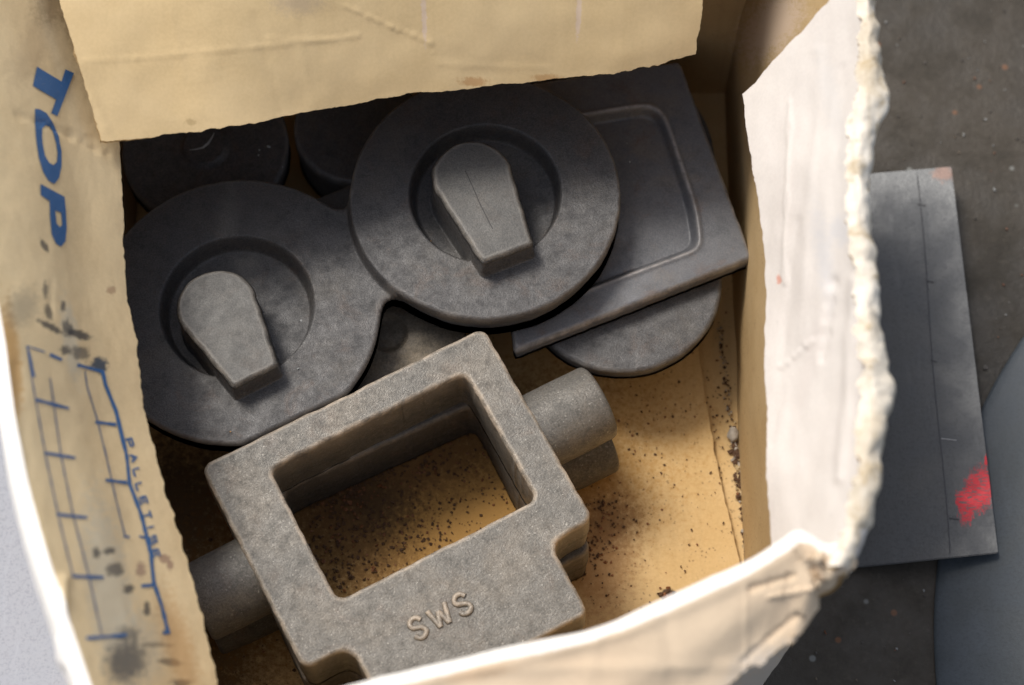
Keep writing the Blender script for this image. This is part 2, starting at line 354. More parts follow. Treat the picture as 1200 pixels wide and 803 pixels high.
    o = link(name, me, mats, parent)
    if label: o['label'] = label
    return o
def addpm(me):
    V = np.array([v.co[:] for v in me.vertices]); uvl = me.uv_layers.new(name="pm"); uvp = pj(V) / 1000
    li = np.empty(len(me.loops), np.int32); me.loops.foreach_get("vertex_index", li)
    uvl.data.foreach_set("uv", uvp[li].astype(np.float32).ravel())

# ------------------------------------------------------------------ SETTING: ground
g = sheet('ground', [[(x, y, -0.006) for y in (-2.5, -1, 0, 1, 2.5)] for x in (-3, -1.2, 0, 1.2, 3)], 60, 60, M['ground'], None, thick=0.02, lump=0.0006, lumpf=20, mi=(0,0,0))
tag(g, 'dark oily workshop floor strewn with tiny specks', kind='structure')

def slab(name, pts, z0, z1, mat, parent=None, bev=0.0006):
    bm = bmesh.new(); lo = [bm.verts.new((p[0], p[1], z0)) for p in pts]; hi = [bm.verts.new((p[0], p[1], z1)) for p in pts]
    bm.faces.new(hi); bm.faces.new(lo[::-1])
    for i in range(len(pts)):
        j = (i + 1) % len(pts); bm.faces.new((lo[i], lo[j], hi[j], hi[i]))
    bmesh.ops.recalc_face_normals(bm, faces=bm.faces)
    if bev: bmesh.ops.bevel(bm, geom=bm.edges[:], offset=bev, segments=2, affect='EDGES')
    bmesh.ops.triangulate(bm, faces=[f for f in bm.faces if len(f.verts) > 4])
    me = bpy.data.meshes.new(name); bm.to_mesh(me); bm.free(); o = link(name, me, mat, parent); addpm(me); return o

def px2(l, z): return [tuple(un(x, y, z)[:2]) for x, y in l]
def ribbon(name, pts3, w, mat, parent, nrm=(0,0,1)):
    """thin flat strip along 3D points"""
    P = np.asarray(pts3, float); T = np.gradient(P, axis=0); T /= np.linalg.norm(T, axis=1, keepdims=True) + 1e-12
    S_ = np.cross(T, np.asarray(nrm)); S_ /= np.linalg.norm(S_, axis=1, keepdims=True)
    ww = (w if np.ndim(w) else np.full(len(P), w))[:, None] / 2
    V = np.concatenate([P - S_ * ww, P + S_ * ww]); n = len(P); i = np.arange(n - 1)
    return link(name, mesh_np(name, V, [np.stack([i, i + n, i + n + 1, i + 1], -1)], False), mat, parent)

def zp(x): return -0.0015 + np.clip((x - 0.165) / 0.070, -0.3, 1.2) * 0.0155
def onp(px, py, off=0.0):
    z = 0.0
    for _ in range(6): z = zp(un(px, py, z)[0]) + off
    return un(px, py, z)
sp = empty('steel_plate', (0.2, 0.02, -0.001))
sp_pts = [onp(*p) for p in [(1115,195),(1170,648),(1005,665),(930,672),(915,212)]]
bm = bmesh.new(); hi = [bm.verts.new(p) for p in sp_pts]; lo = [bm.verts.new((p[0], p[1], p[2] - 0.0016)) for p in sp_pts]
bm.faces.new(hi); bm.faces.new(lo[::-1])
for i in range(5): bm.faces.new((lo[i], lo[(i+1)%5], hi[(i+1)%5], hi[i]))
bmesh.ops.recalc_face_normals(bm, faces=bm.faces); bmesh.ops.bevel(bm, geom=bm.edges[:], offset=0.0004, segments=2, affect='EDGES')
me = bpy.data.meshes.new('sheet'); bm.to_mesh(me); bm.free(); plate = link('sheet', me, M['steel'], sp); addpm(me)
tag(sp, 'flat grey steel plate with red paint on one corner, lying right of the box', 'steel plate')
L = [onp(1075 + 38 * s + 1.2 * math.sin(9 * s), 205 + 443 * s, 0.0003) for s in np.linspace(0, 1, 60)]
ribbon('scribed_line', L, 0.0006, M['scratch'], sp)['label'] = 'long dark scribed line'
for (x, y, r_) in ((1080,240,5), (1090,330,5), (1094,423,4), (1112,515,9), (1118,608,6)):
    ribbon('scribed_mark', [onp(x - r_, y - 1, .0004), onp(x, y, .0004), onp(x + r_, y + 1, .0004)], 0.0006, M['scratch'] if r_ < 9 else M['scratch_l'], sp)

pp = slab('pale_sheet', [(-0.75,-0.55),(-0.14,-0.55),(-0.16,0.02),(-0.75,0.04)], -0.0055, -0.002, M['pale'], None, 0.0005)
tag(pp, 'pale blue-grey sheet under the left side of the box', 'metal sheet')

# domed lid
DX, DY = 0.496, -0.137
dr = empty('domed_steel_lid', (DX, DY, -0.0055))
prof = [(0.0, 0.052), (0.10, 0.050), (0.18, 0.043), (0.225, 0.033), (0.250, 0.022), (0.268, 0.0125), (0.280, 0.0065), (0.287, 0.0035), (0.2905, 0.0020), (0.2920, 0.0008), (0.2920, 0.0001)]
ns = 200; V = np.array([(DX + rr * math.cos(2*math.pi*k/ns), DY + rr * math.sin(2*math.pi*k/ns), -0.0055 + z) for rr, z in prof for k in range(ns)])
Q = [((i+1)*ns+k, (i+1)*ns+(k+1)%ns, i*ns+(k+1)%ns, i*ns+k) for i in range(len(prof) - 1) for k in range(ns)]
me = mesh_np('domed_shell', V, [Q], True); link('shell', me, M['drum'], dr); addpm(me)
tag(dr, 'large domed blue-grey steel lid lying on the ground under the corner of the steel plate', 'lid')

# ------------------------------------------------------------------ CARDBOARD BOX
box = empty('cardboard_box', (-0.03, 0.0, -0.006))
tag(box, 'open worn cardboard box with ragged flaps, printed TOP in blue, holding the castings', 'box')
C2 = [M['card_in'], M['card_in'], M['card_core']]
def W(px, py, z): return tuple(un(px, py, z))
# bottom
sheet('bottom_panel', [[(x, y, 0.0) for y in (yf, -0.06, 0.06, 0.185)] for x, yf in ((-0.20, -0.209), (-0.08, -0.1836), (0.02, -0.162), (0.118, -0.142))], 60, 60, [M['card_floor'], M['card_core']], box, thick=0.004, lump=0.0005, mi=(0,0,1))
seamx = [un(x, y, 0.0045)[:2] for x, y in ((818,380),(824,450),(836,520),(848,580),(866,655),(884,760))]
rows = [[(-0.195 + (sx + 0.195) * f, sy + (1 - f) * (-0.05 if sy < -0.1 else 0), 0.0045) for f in (0, 0.33, 0.66, 1.0)] for (sx, sy), y0 in zip(seamx, [p[1] for p in seamx])]
rows = [[(-0.195 + (seamx[0][0] + 0.195) * f, 0.18, 0.0045) for f in (0, .33, .66, 1)]] + rows
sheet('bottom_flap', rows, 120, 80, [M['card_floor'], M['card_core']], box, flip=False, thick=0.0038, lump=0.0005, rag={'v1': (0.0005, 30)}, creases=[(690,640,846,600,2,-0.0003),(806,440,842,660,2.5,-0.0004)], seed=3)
# walls (thin corrugated board, slightly bowed)
rim_r = [W(1000,645,.235), W(1020,520,.235), W(1018,400,.235), W(1010,250,.235), W(1012,60,.235)]
sheet('wall', [[(0.117, y, -0.0), (0.119, y, 0.08), (0.127, y, 0.15), (xt, yt, 0.230)] for y, yt, xt in ((-0.140, -0.142, 0.1300), (-0.11, -0.11, 0.1375), (-0.04, -0.03, 0.142), (0.05, 0.05, 0.147), (0.12, 0.12, 0.151), (0.178, 0.18, 0.153))], 60, 50, C2, box, flip=False, thick=0.0035, lump=0.0010, seed=5, fine=0.0001, label='right wall')
sheet('wall', [[(x, 0.176, 0.0), (x, 0.178, 0.08), (x, 0.183, 0.16), (x, 0.188, 0.235)] for x in (-0.200, -0.1, 0.02, 0.117)], 60, 50, C2, box, flip=False, thick=0.004, lump=0.0012, seed=6, label='rear wall')
fr = [(350,824),(430,800),(560,768),(700,735),(780,703),(870,665),(930,632),(985,640)]
frw = [W(x, y, .233) for x, y in fr]
frw = [(-0.175,-0.215,.233)] + frw
sheet('wall', [[(min(p[0], 0.118), -0.1684 + 0.215 * p[0], -0.0), (min(p[0], 0.120), -0.1700 + 0.205 * p[0], 0.08), (p[0] * 0.99, (p[1] - 0.1700 + 0.205 * p[0]) / 2 , 0.16), (p[0], p[1] - 0.001, 0.229)] for p in frw], 80, 40, [M['card_in'], M['card_front'], M['card_core']], box, flip=True, thick=0.004, seed=7, mi=(0,1,2), label='front wall')

# left flap, over the fold and down into the box
ys = [-330, 20, 100, 200, 300, 400, 480, 560, 640, 720, 800, 880]
rimx = [-90, -52, -44, -32, -17, 3, 14, 30, 50, 76, 103, 128]
edx = [112, 126, 128, 133, 138, 150, 160, 183, 206, 228, 246, 262]
rows = []; lwall = []
for y, rx, ex in zip(ys, rimx, edx):
    r3 = np.array(un(rx, y, 0.228)); e3 = np.array(un(ex + 9, y + 6, 0.149))
    m1 = np.array(un(rx + 16, y, 0.2225)); m2 = np.array(un(rx + (ex - rx) * 0.45, y + 2, 0.197)); m3 = np.array(un(rx + (ex - rx) * 0.75, y + 4, 0.171))
    o1 = r3 + np.array([-0.0065, 0, -0.004]); o2 = r3 + np.array([-0.0100, 0, -0.020])
    lwall.append(o2)
    rows.append([o2, o1, r3, m1, m2, m3, e3])
lf = sheet('flap', rows, 260, 150, [M['card_left'], M['card_in'], M['card_core'], M['card_fold_glare']], box, flip=False, thick=0.0038, lump=0.0009, band=(-1, 0.385, 3, 0.012), lumpf=16, seed=9,
    rag={'v1': (0.0020, 34)}, fine=0.00012,
    creases=[(20,135,110,165,3,-0.0007),(60,150,128,182,2.5,-0.0008),(75,680,70,800,6,0.0016),(66,690,88,800,3,-0.0012),(20,430,44,640,8,-0.0006),(60,330,58,370,3,-0.0004)], label='left flap with blue printing')
sheet('wall', [[p + np.array([0.0015, 0, -0.004]), (p[0] * 0.5 - 0.097, max(p[1], -0.212) if i else p[1], 0.13), (-0.200, np.clip(p[1] * 1.1, -0.209, 0.18), 0.0)] for i, p in enumerate(lwall)], 50, 30, [M['card_front'], M['card_in'], M['card_core']], box, flip=True, thick=0.004, lump=0.001, seed=10, label='left wall')

# rear flap
ex = [(66,0,166),(0,0,0)]
cols_px = [120, 200, 280, 400, 480, 600, 700, 760, 815]
low_y = [166, 158, 147, 124, 111, 98, 88, 77, 63]
low_z = [.167, .160, .160, .153, .151, .150, .150, .151, .152]
rows = []
for i, (x, y, z) in enumerate(zip(cols_px, low_y, low_z)):
    top_x = [8, 120, 225, 375, 475, 620, 735, 800, 848][i]
    p0 = np.array(un(x, y, z)); p3 = np.array(un(top_x, -205, (0.205, 0.212)[i] if i < 2 else 0.220))
    row = [p3 + (p0 - p3) * f + np.array([0, 0, 0.006 * math.sin(math.pi * f)]) for f in (0, 0.25, 0.5, 0.75, 1.0)]
    rows.append(row)
sheet('flap', rows, 300, 120, [M['card_rear'], M['card_in'], M['card_core']], box, flip=True, thick=0.0038, lump=0.0013, lumpf=20, seed=12,
    rag={'v1': (0.0008, 34), 'u0': (0.0006, 26), 'u1': (0.0010, 16)}, fine=0.0,
    creases=[(100,72,160,68,2.5,0.00029),(160,68,300,55,2.5,0.00034),(300,55,420,42,2.5,0.00034),(310,45,400,48,2,0.00021),(400,5,460,32,2.2,0.00042),(460,32,505,50,2.2,0.00042),(505,50,515,75,3,0.00025),
             (300,20,330,130,5,-0.00025),(340,0,365,120,5,0.00025),(200,10,215,90,4,0.00021),(500,0,497,50,2.5,-0.00021),(678,0,678,30,2.5,-0.00021),(515,75,640,80,4,0.00017),(85,60,125,150,5,0.00042)], label='rear flap folded inward')
sheet('wall_lip', [[(x, 0.190, 0.226), (x, 0.187, 0.236), (x, 0.178, 0.236)] for x in (-0.19, -0.05, 0.05, 0.115)], 20, 8, C2, box, flip=False, thick=0.003, label='fold of the rear flap')

# right flap (tan card, sun glare in its colour) folded over the right wall
inn = [(866,108,.158),(878,200,.160),(889,290,.160),(893,400,.162),(894,500,.162),(896,600,.162),(902,700,.166)]
out = [(1016,-40),(1022,70),(1008,190),(1012,300),(1022,400),(1024,500),(1012,600),(985,668)]
rows = []
for k in range(24):
    s = k / 23
    a = catmull(np.array([[*un(x, y, z)] for x, y, z in inn]), np.array([s]))[0]
    b_ = catmull(np.array([[*un(x, y, .236)] for x, y in out]), np.array([s]))[0]
    d = b_ - a
    rows.append([a + np.array([0.002, 0, -0.002]) , a + d * 0.25 + np.array([0.002,0,-0.001]), a + d * 0.5 + np.array([0.001,0,0.0]), a + d * 0.78 + np.array([0,0,0.004]), b_ + np.array([-0.003,0,0.0035]), b_ + np.array([0.002, 0, 0.0005]), b_ + np.array([0.003, 0, -0.010])])
sheet('flap', rows, 260, 120, [M['card_sunlit'], M['card_in'], M['card_core']], box, flip=False, thick=0.0036, lump=0.0014, lumpf=18, seed=15,
    rag={'v0': (0.0008, 30), 'u0': (0.0010, 12)}, fine=0.00008, finef=120,
    creases=[(935,260,905,520,5,-0.0004),(960,60,940,400,7,0.0005),(985,80,975,330,8,-0.0006),(925,120,920,330,3,0.0006),(1000,330,985,560,8,0.0014),(975,330,960,420,5,-0.0010),(915,430,950,400,3,0.0006)], label='right flap with sun glare in its pale colour')
# ragged torn liner along the right rim
rows = []
for k in range(60):
    s = k / 59
    b_ = catmull(np.array([[*un(x, y, .237)] for x, y in out]), np.array([s]))[0]
    bump_ = 0.0030 * math.exp(-((s - 0.205) / 0.05) ** 2) + 0.0040 * math.exp(-((s - 0.64) / 0.05) ** 2) + 0.0022 * frac(s * 7, 3, 5)
    rows.append([b_ + np.array([-0.006, 0, 0.0045]), b_ + np.array([-0.0015 + 0.3 * bump_, 0, 0.0065]), b_ + np.array([0.003 + bump_, 0, 0.002]), b_ + np.array([0.0038 + bump_, 0, -0.006])])
sheet('torn_edge', rows, 420, 26, [M['card_torn'], M['card_core'], M['card_torn']], box, flip=False, thick=0.0016, lump=0.0022, lumpf=48, seed=17, fine=0.0008, finef=140, rag={'v1': (0.0016, 34), 'v0': (0.0026, 34)}, label='ragged torn paper along the right rim')
rows = []
for k in range(40):
    s = k / 39
    b_ = catmull(np.array([[*un(x, y, .237)] for x, y in out]), np.array([s]))[0]
    rows.append([b_ + np.array([0.0022, 0, -0.004]), b_ + np.array([0.0018, 0, -0.03]), (b_[0] - 0.008, max(b_[1], -0.143), 0.12), (0.1210, max(b_[1], -0.142), 0.0)])
sheet('wall_liner', rows, 80, 40, [M['card_front'], M['card_core']], box, flip=False, thick=0.0012, lump=0.0008, seed=18, label='outside of the right wall')

# front flap: inside of the fold, over the rim, outward
cx_ = [250, 350, 430, 560, 700, 780, 870, 915, 938, 968, 996]
cy_ = [848, 824, 800, 768, 735, 703, 662, 636, 624, 640, 634]
lowp = [(200,960),(330,960),(430,950),(560,935),(700,905),(790,850),(856,800),(885,778),(918,757),(938,742),(992,664)]
rows = []
for x, y, (lx, ly) in zip(cx_, cy_, lowp):
    r3 = np.array(un(x, y + 2, 0.236)); l3 = np.array(un(lx, ly, 0.222))
    d = l3 - r3; q = d / np.linalg.norm(d)
    rows.append([r3 + np.array([0, 0.0025, -0.014]), r3 + np.array([0, 0.0018, -0.0035]), r3, r3 + np.array([0.001, -0.0045, 0.0012]), r3 + np.array([0.001, -0.0095, -0.0008]), r3 + d * 0.5 + np.array([0, 0, 0.003]), r3 + d * 0.75, l3])
sheet('flap', rows, 300, 150, [M['card_front'], M['card_in'], M['card_core'], M['card_fold_glare']], box, flip=True, thick=0.0036, lump=0.0012, band=(-1, 0.405, 3, 0.012), lumpf=20, seed=21, fine=0.00012, finef=130,
    rag={'v1': (0.0026, 22), 'u1': (0.0010, 8)},
    creases=[(955,668,968,705,6,-0.0035),(930,640,945,655,5,0.0020),(880,690,930,675,4,-0.0016),(900,700,950,690,3,0.0012),(870,775,935,720,4,-0.0012),(875,690,872,790,3,0.0004),(700,745,690,803,9,0.0004),(780,720,790,800,9,-0.0004),(560,785,900,780,9,0.0007)], label='front flap folded outward')
# ---- printing on the left flap
bpy.context.view_layer.update()
dg = bpy.context.evaluated_depsgraph_get()
bvh = BVHTree.FromPolygons([v.co[:] for v in lf.data.vertices], [p.vertices[:] for p in lf.data.polygons])
def hit(px, py, off=0.00035):
    l, n, i, d = bvh.ray_cast(Vector(CAM), Vector(ray(px, py)))
    if l is None: return Vector(un(px, py, 0.18))
    if n.dot(Vector(ray(px, py))) > 0: n = -n
    return l + n * off
def print_poly(name, outer, holes, mat, cuts=3):
    cu = bpy.data.curves.new(name, 'CURVE'); cu.dimensions = '2D'; cu.fill_mode = 'BOTH'
    for loop in [outer] + holes:
        sp_ = cu.splines.new('POLY'); sp_.points.add(len(loop) - 1); sp_.use_cyclic_u = True
        for k, p in enumerate(loop): sp_.points[k].co = (p[0], p[1], 0, 1)
    to = bpy.data.objects.new('tmp', cu); col.objects.link(to)
    me = bpy.data.meshes.new_from_object(to.evaluated_get(bpy.context.evaluated_depsgraph_get()))
    bpy.data.objects.remove(to); bm = bmesh.new(); bm.from_mesh(me)
    bmesh.ops.triangulate(bm, faces=bm.faces)
    for _ in range(cuts):
        ee = [e for e in bm.edges if e.calc_length() > 3.2]
        if not ee: break
        bmesh.ops.subdivide_edges(bm, edges=ee, cuts=1); bmesh.ops.triangulate(bm, faces=bm.faces)
    for v in bm.verts: v.co = hit(v.co.x, v.co.y)
    bmesh.ops.recalc_face_normals(bm, faces=bm.faces)
    me2 = bpy.data.meshes.new(name); bm.to_mesh(me2); bm.free()
    o = bpy.data.objects.new(name, me2); col.objects.link(o); me2.materials.append(mat)
    o.parent = lf; o.matrix_parent_inverse = (Matrix.Translation(box.location)).inverted() @ Matrix.Identity(4)
    o.matrix_parent_inverse = (lf.matrix_parent_inverse.inverted() @ Matrix.Translation(box.location).inverted()) if False else Matrix.Identity(4)
    return o
P_T = [(76,81.7),(86,86),(66.7,136.5),(59.3,133),(65.3,117),(37.9,101),(42.8,78.5),(71.5,96)]
P_O = [(40.5,128),(46,128.5),(54,133),(62,145),(68,160),(71.5,178),(71.5,195),(68.5,209),(63,216),(56,212),(50,202),(45,186),(42,166),(40.5,146)]
H_O = [(49,151),(53,147),(58,149),(62,157),(65,168),(66.8,180),(66,190),(62,194),(57,191),(52,183),(49.5,170),(48.5,160)]
P_P = [(47,216),(75,231),(76.5,247),(77.5,268),(76,283),(71,289.5),(65,286),(60,275),(58,254),(57.5,236),(47,229)]
H_P = [(64,247),(71,249.5),(72.2,264),(69.5,266.5),(65.5,262)]
print_poly('letter', P_T, [], M['ink'])['label'] = 'printed blue letter T'
print_poly('letter', P_O, [H_O], M['ink'])['label'] = 'printed blue letter O'
print_poly('letter', P_P, [H_P], M['ink'])['label'] = 'printed blue letter P'
def strip(pts, w, wob=0.2):
    pts = np.asarray(pts, float); out = []
    for a, b_ in zip(pts[:-1], pts[1:]):
        n = max(2, int(np.linalg.norm(b_ - a) / 4)); out += [a + (b_ - a) * k / n for k in range(n)]
    out.append(pts[-1]); P = np.array(out); T = np.gradient(P, axis=0); T /= np.linalg.norm(T, axis=1, keepdims=True)
    Nn = np.stack([-T[:, 1], T[:, 0]], 1)
    wv = np.array([w * (1 + 0.35 * frac(k * 0.6, w, 2)) / 2 for k in range(len(P))])[:, None]
    Nj = np.array([wob * frac(k * 0.35, 5 + w, 2) for k in range(len(P))])[:, None]
    A, B = P + Nn * (wv + Nj * 0.6), P - Nn * (wv - Nj * 0.6)
    return [tuple(x) for x in A], [tuple(x) for x in B]
def print_strips(name, lines, mat, label):
    V, Q = [], []
    for pts, w in lines:
        A, B = strip(pts, w); k = len(V)
        V += [tuple(hit(*p)) for p in A] + [tuple(hit(*p)) for p in B]; n = len(A)
        Q += [(k + i, k + i + 1, k + n + i + 1, k + n + i) for i in range(n - 1)]
    o = link(name, mesh_np(name, np.array(V), [Q], False), mat); o.parent = lf; o.matrix_parent_inverse = Matrix.Identity(4); o['label'] = label; return o
thin = [([(31,406),(37,446),(52,531),(68,607),(85,676)], 1.5), ([(58,443),(70.5,533),(85,604),(103,674),(118.5,745)], 1.5),
        ([(98.8,434.6),(101.6,454),(113,491),(124,536),(135.5,587),(145.6,627.6)], 1.5)]
thick_ = [([(31,406),(52,413)], 1.6), ([(58,416),(72,422)], 4), ([(31,406),(39,442)], 3), ([(40.6,468.5),(80,479)], 3.4), ([(51,531),(87.5,537)], 3.2), ([(65.5,603),(101.6,607)], 3.2),
          ([(83.5,675.6),(121,677)], 3.4), ([(100.5,748.5),(148,744.5)], 3.6), ([(144,629),(151,630)], 3),
          ([(90,428),(119.6,436),(123,451.6),(135.5,482.6),(148,536),(151,567),(165,604),(176,649),(179.5,683),(189,711),(196,740.5)], 4.0),
          ([(190,742),(199,741.5)], 4), ([(111,495),(135.5,498)], 3.4), ([(123,563),(148,566)], 3.4), ([(162.5,629),(169,630.5)], 2.6), ([(165,687.3),(180.6,686)], 3.6)]
print_strips('printed_line', thin, M['ink_thin'], 'thin printed blue lines')
print_strips('printed_bar', thick_, M['ink'], 'bold printed blue bars with cross ticks')
G5 = {'P': [[(0,0),(0,1)],[(0,1),(.8,1),(.8,.5),(0,.5)]], 'A': [[(0,0),(.4,1),(.8,0)],[(.2,.4),(.6,.4)]], 'L': [[(0,1),(0,0),(.8,0)]], 'E': [[(.8,1),(0,1),(0,0),(.8,0)],[(0,.5),(.7,.5)]],
      'T': [[(0,1),(.8,1)],[(.4,1),(.4,0)]], 'I': [[(.4,1),(.4,0)]], 'S': [[(.8,.9),(0,1),(0,.5),(.8,.5),(.8,0),(0,0.05)]]}
words = [('P',151,519),('A',156,537),('L',160,554),('L',163,571),('E',167.5,587),('T',172,604),('I',176,618),('S',179,633),('E',182,649)]
ln_ = []
for ch, x, y in words:
    a = R(74); ca, sa = math.cos(a), math.sin(a)
    for st in G5[ch]:
        q = [((p[0] - .4) * 11, (p[1] - .5) * 7.5) for p in st]
        ln_.append(([(x + qx * ca + qy * sa, y + qx * sa - qy * ca) for qx, qy in q], 2.3))
print_strips('lettering', ln_, M['ink'], 'small blue printed word running down the flap')

# ------------------------------------------------------------------ CASTINGS
def sdc(X, Y, cx, cy, r): return np.hypot(X - cx, Y - cy) - r
def sdrb(X, Y, cx, cy, hx, hy, r, ang=0.0):
    ca, sa = math.cos(ang), math.sin(ang); x = (X - cx) * ca + (Y - cy) * sa; y = -(X - cx) * sa + (Y - cy) * ca
    dx = np.abs(x) - hx + r; dy = np.abs(y) - hy + r
    return np.hypot(np.maximum(dx, 0), np.maximum(dy, 0)) + np.minimum(np.maximum(dx, dy), 0) - r
def smin(a, b_, k):
    h = np.clip(0.5 + 0.5 * (b_ - a) / k, 0, 1); return b_ * (1 - h) + a * h - k * h * (1 - h)
def smax(a, b_, k): return -smin(-a, -b_, k)
def sst(x, a, b_): t_ = np.clip((x - a) / (b_ - a), 0, 1); return t_ * t_ * (3 - 2 * t_)
def cap(X, Y, cx, cy, ang, Ln, r1, r2):
    """tapered bar: round at the start, cut square at length Ln"""
    ca, sa = math.cos(ang), math.sin(ang); a = (X - cx) * ca + (Y - cy) * sa; b_ = np.abs(-(X - cx) * sa + (Y - cy) * ca)
    al = math.atan2(r1 - r2, Ln); body = (b_ * math.cos(al) + a * math.sin(al)) - r1 * math.cos(al) 
    circ = np.hypot(a, b_) - r1
    s = np.where(a < r1 * math.sin(al), circ, body)
    return smax(s, a - Ln, 0.0012)
def lownoise(X, Y, sc, seed):
    """cheap smooth noise for hand-made unevenness"""
    rs = np.random.RandomState(seed); s = np.zeros_like(X)
    for i in range(14):
        k = rs.normal(size=2) * sc; s += np.sin(X * k[0] + Y * k[1] + rs.rand() * 6.28) * 0.25
    return s
def hcast(name, bb, h, sdf, top, zb, fil, mat, parent=None, levels=((0, 0), (1, 0)), wob=0.00015, seed=1, local=None, gran=0.0, wearx=None):
    x0, x1, y0, y1 = bb
    xs = np.arange(x0, x1 + h, h); ys_ = np.arange(y0, y1 + h, h); X, Y = np.meshgrid(xs, ys_, indexing='ij')
    Sd = sdf(X, Y) + wob * lownoise(X, Y, 350, seed)
    gx, gy = np.gradient(Sd, h); gl = np.hypot(gx, gy) + 1e-9; gx /= gl; gy /= gl
    keep = (Sd[:-1, :-1] < 0.45*h) & (Sd[1:, :-1] < 0.45*h) & (Sd[1:, 1:] < 0.45*h) & (Sd[:-1, 1:] < 0.45*h)
    nx, ny = X.shape; idx = np.arange(nx * ny).reshape(nx, ny)
    q = np.stack([idx[:-1, :-1], idx[1:, :-1], idx[1:, 1:], idx[:-1, 1:]], -1)[keep]
    # boundary edges
    E_ = np.concatenate([q[:, [0, 1]], q[:, [1, 2]], q[:, [2, 3]], q[:, [3, 0]]])
    key = E_[:, 0].astype(np.int64) * (nx * ny) + E_[:, 1]; rkey = E_[:, 1].astype(np.int64) * (nx * ny) + E_[:, 0]
    be = E_[~np.isin(key, rkey)]
    bv = np.unique(be); Xf, Yf, Sf, gxf, gyf = X.ravel().copy(), Y.ravel().copy(), Sd.ravel().copy(), gx.ravel(), gy.ravel()
    for _ in range(1):
        Xf[bv] -= gxf[bv] * Sf[bv]; Yf[bv] -= gyf[bv] * Sf[bv]
    Sf[bv] = 0.0
    near = np.where((Sf < 0) & (Sf > -fil))[0]
    dz = np.zeros_like(Sf); a = np.clip(fil + Sf, 0, fil); dz = fil - np.sqrt(np.maximum(fil * fil - a * a, 0))
    Z = top(Xf, Yf) - dz + 0.00012 * lownoise(Xf, Yf, 160, seed + 5)
    if gran:
        rs = np.random.RandomState(seed + 9); Z = Z + rs.normal(size=Z.shape) * gran
    used = np.unique(q); remap = -np.ones(nx * ny, int); remap[used] = np.arange(len(used))
    V = [np.stack([Xf[used], Yf[used], Z[used]], 1)]; F = [remap[q]]; nb = len(V[0])
    prev = remap.copy(); bz = Z[bv]; cnt = nb
    base = cnt
    for li, (f, off) in enumerate(levels[1:]):
        ids = -np.ones(nx * ny, int); ids[bv] = np.arange(len(bv)) + cnt
        zz = bz + (zb - bz) * f
        V.append(np.stack([Xf[bv] + gxf[bv] * off, Yf[bv] + gyf[bv] * off, zz], 1)); cnt += len(bv)
        F.append(np.stack([prev[be[:, 1]], prev[be[:, 0]], ids[be[:, 0]], ids[be[:, 1]]], -1)); prev = ids
    # close below
    ids = -np.ones(nx * ny, int); ids[used] = np.arange(len(used)) + cnt
    V.append(np.stack([Xf[used], Yf[used], np.full(len(used), zb)], 1))
    qq = ids[q][:, ::-1]; F.append(qq)
    F.append(np.stack([prev[be[:, 1]], prev[be[:, 0]], ids[be[:, 0]], ids[be[:, 1]]], -1))
    V = np.concatenate(V)
    me = mesh_np(name, V, F, True)
    wv = np.zeros(len(V), np.float32); wv[:nb] = np.clip(1.1 + Sf[used] / 0.0020, 0, 1)
    if wearx is not None: wv[:nb] = np.maximum(wv[:nb], wearx(Xf[used], Yf[used]))
    wv[nb:nb + len(bv)] = 0.35
    at = me.attributes.new("wear", 'FLOAT', 'POINT'); at.data.foreach_set("value", wv)
    o = link(name, me, mat, parent); return o
def lathe(name, prof, n, mat, parent=None, mtx=None, wob=0.0, seed=1):
    V = []; Q = []
    for i, (r_, z) in enumerate(prof):
        for k in range(n):
            a = 2 * math.pi * k / n; rr = r_ * (1 + wob * noise.noise(Vector((math.cos(a) * 2, math.sin(a) * 2, z * 60 + seed))))
            V.append((rr * math.cos(a), rr * math.sin(a), z))
    for i in range(len(prof) - 1):
        for k in range(n): Q.append((i*n+k, i*n+(k+1)%n, (i+1)*n+(k+1)%n, (i+1)*n+k))
    V = np.array(V)
    if mtx is not None: V = np.array([(mtx @ Vector(v))[:] for v in V])
    return link(name, mesh_np(name, V, [Q], True), mat, parent)
def rprof(r, z0, z1, f=0.0015, n=4):
    p = [(0.0, z0), (r - f, z0)] + [(r - f + f * math.sin(a), z0 + f - f * math.cos(a)) for a in np.linspace(0.3, math.pi/2, n)]
    p += [(r - f + f * math.cos(a), z1 - f + f * math.sin(a)) for a in np.linspace(0, math.pi/2, n)] + [(r * 0.5, z1), (0.0, z1)]
    return p

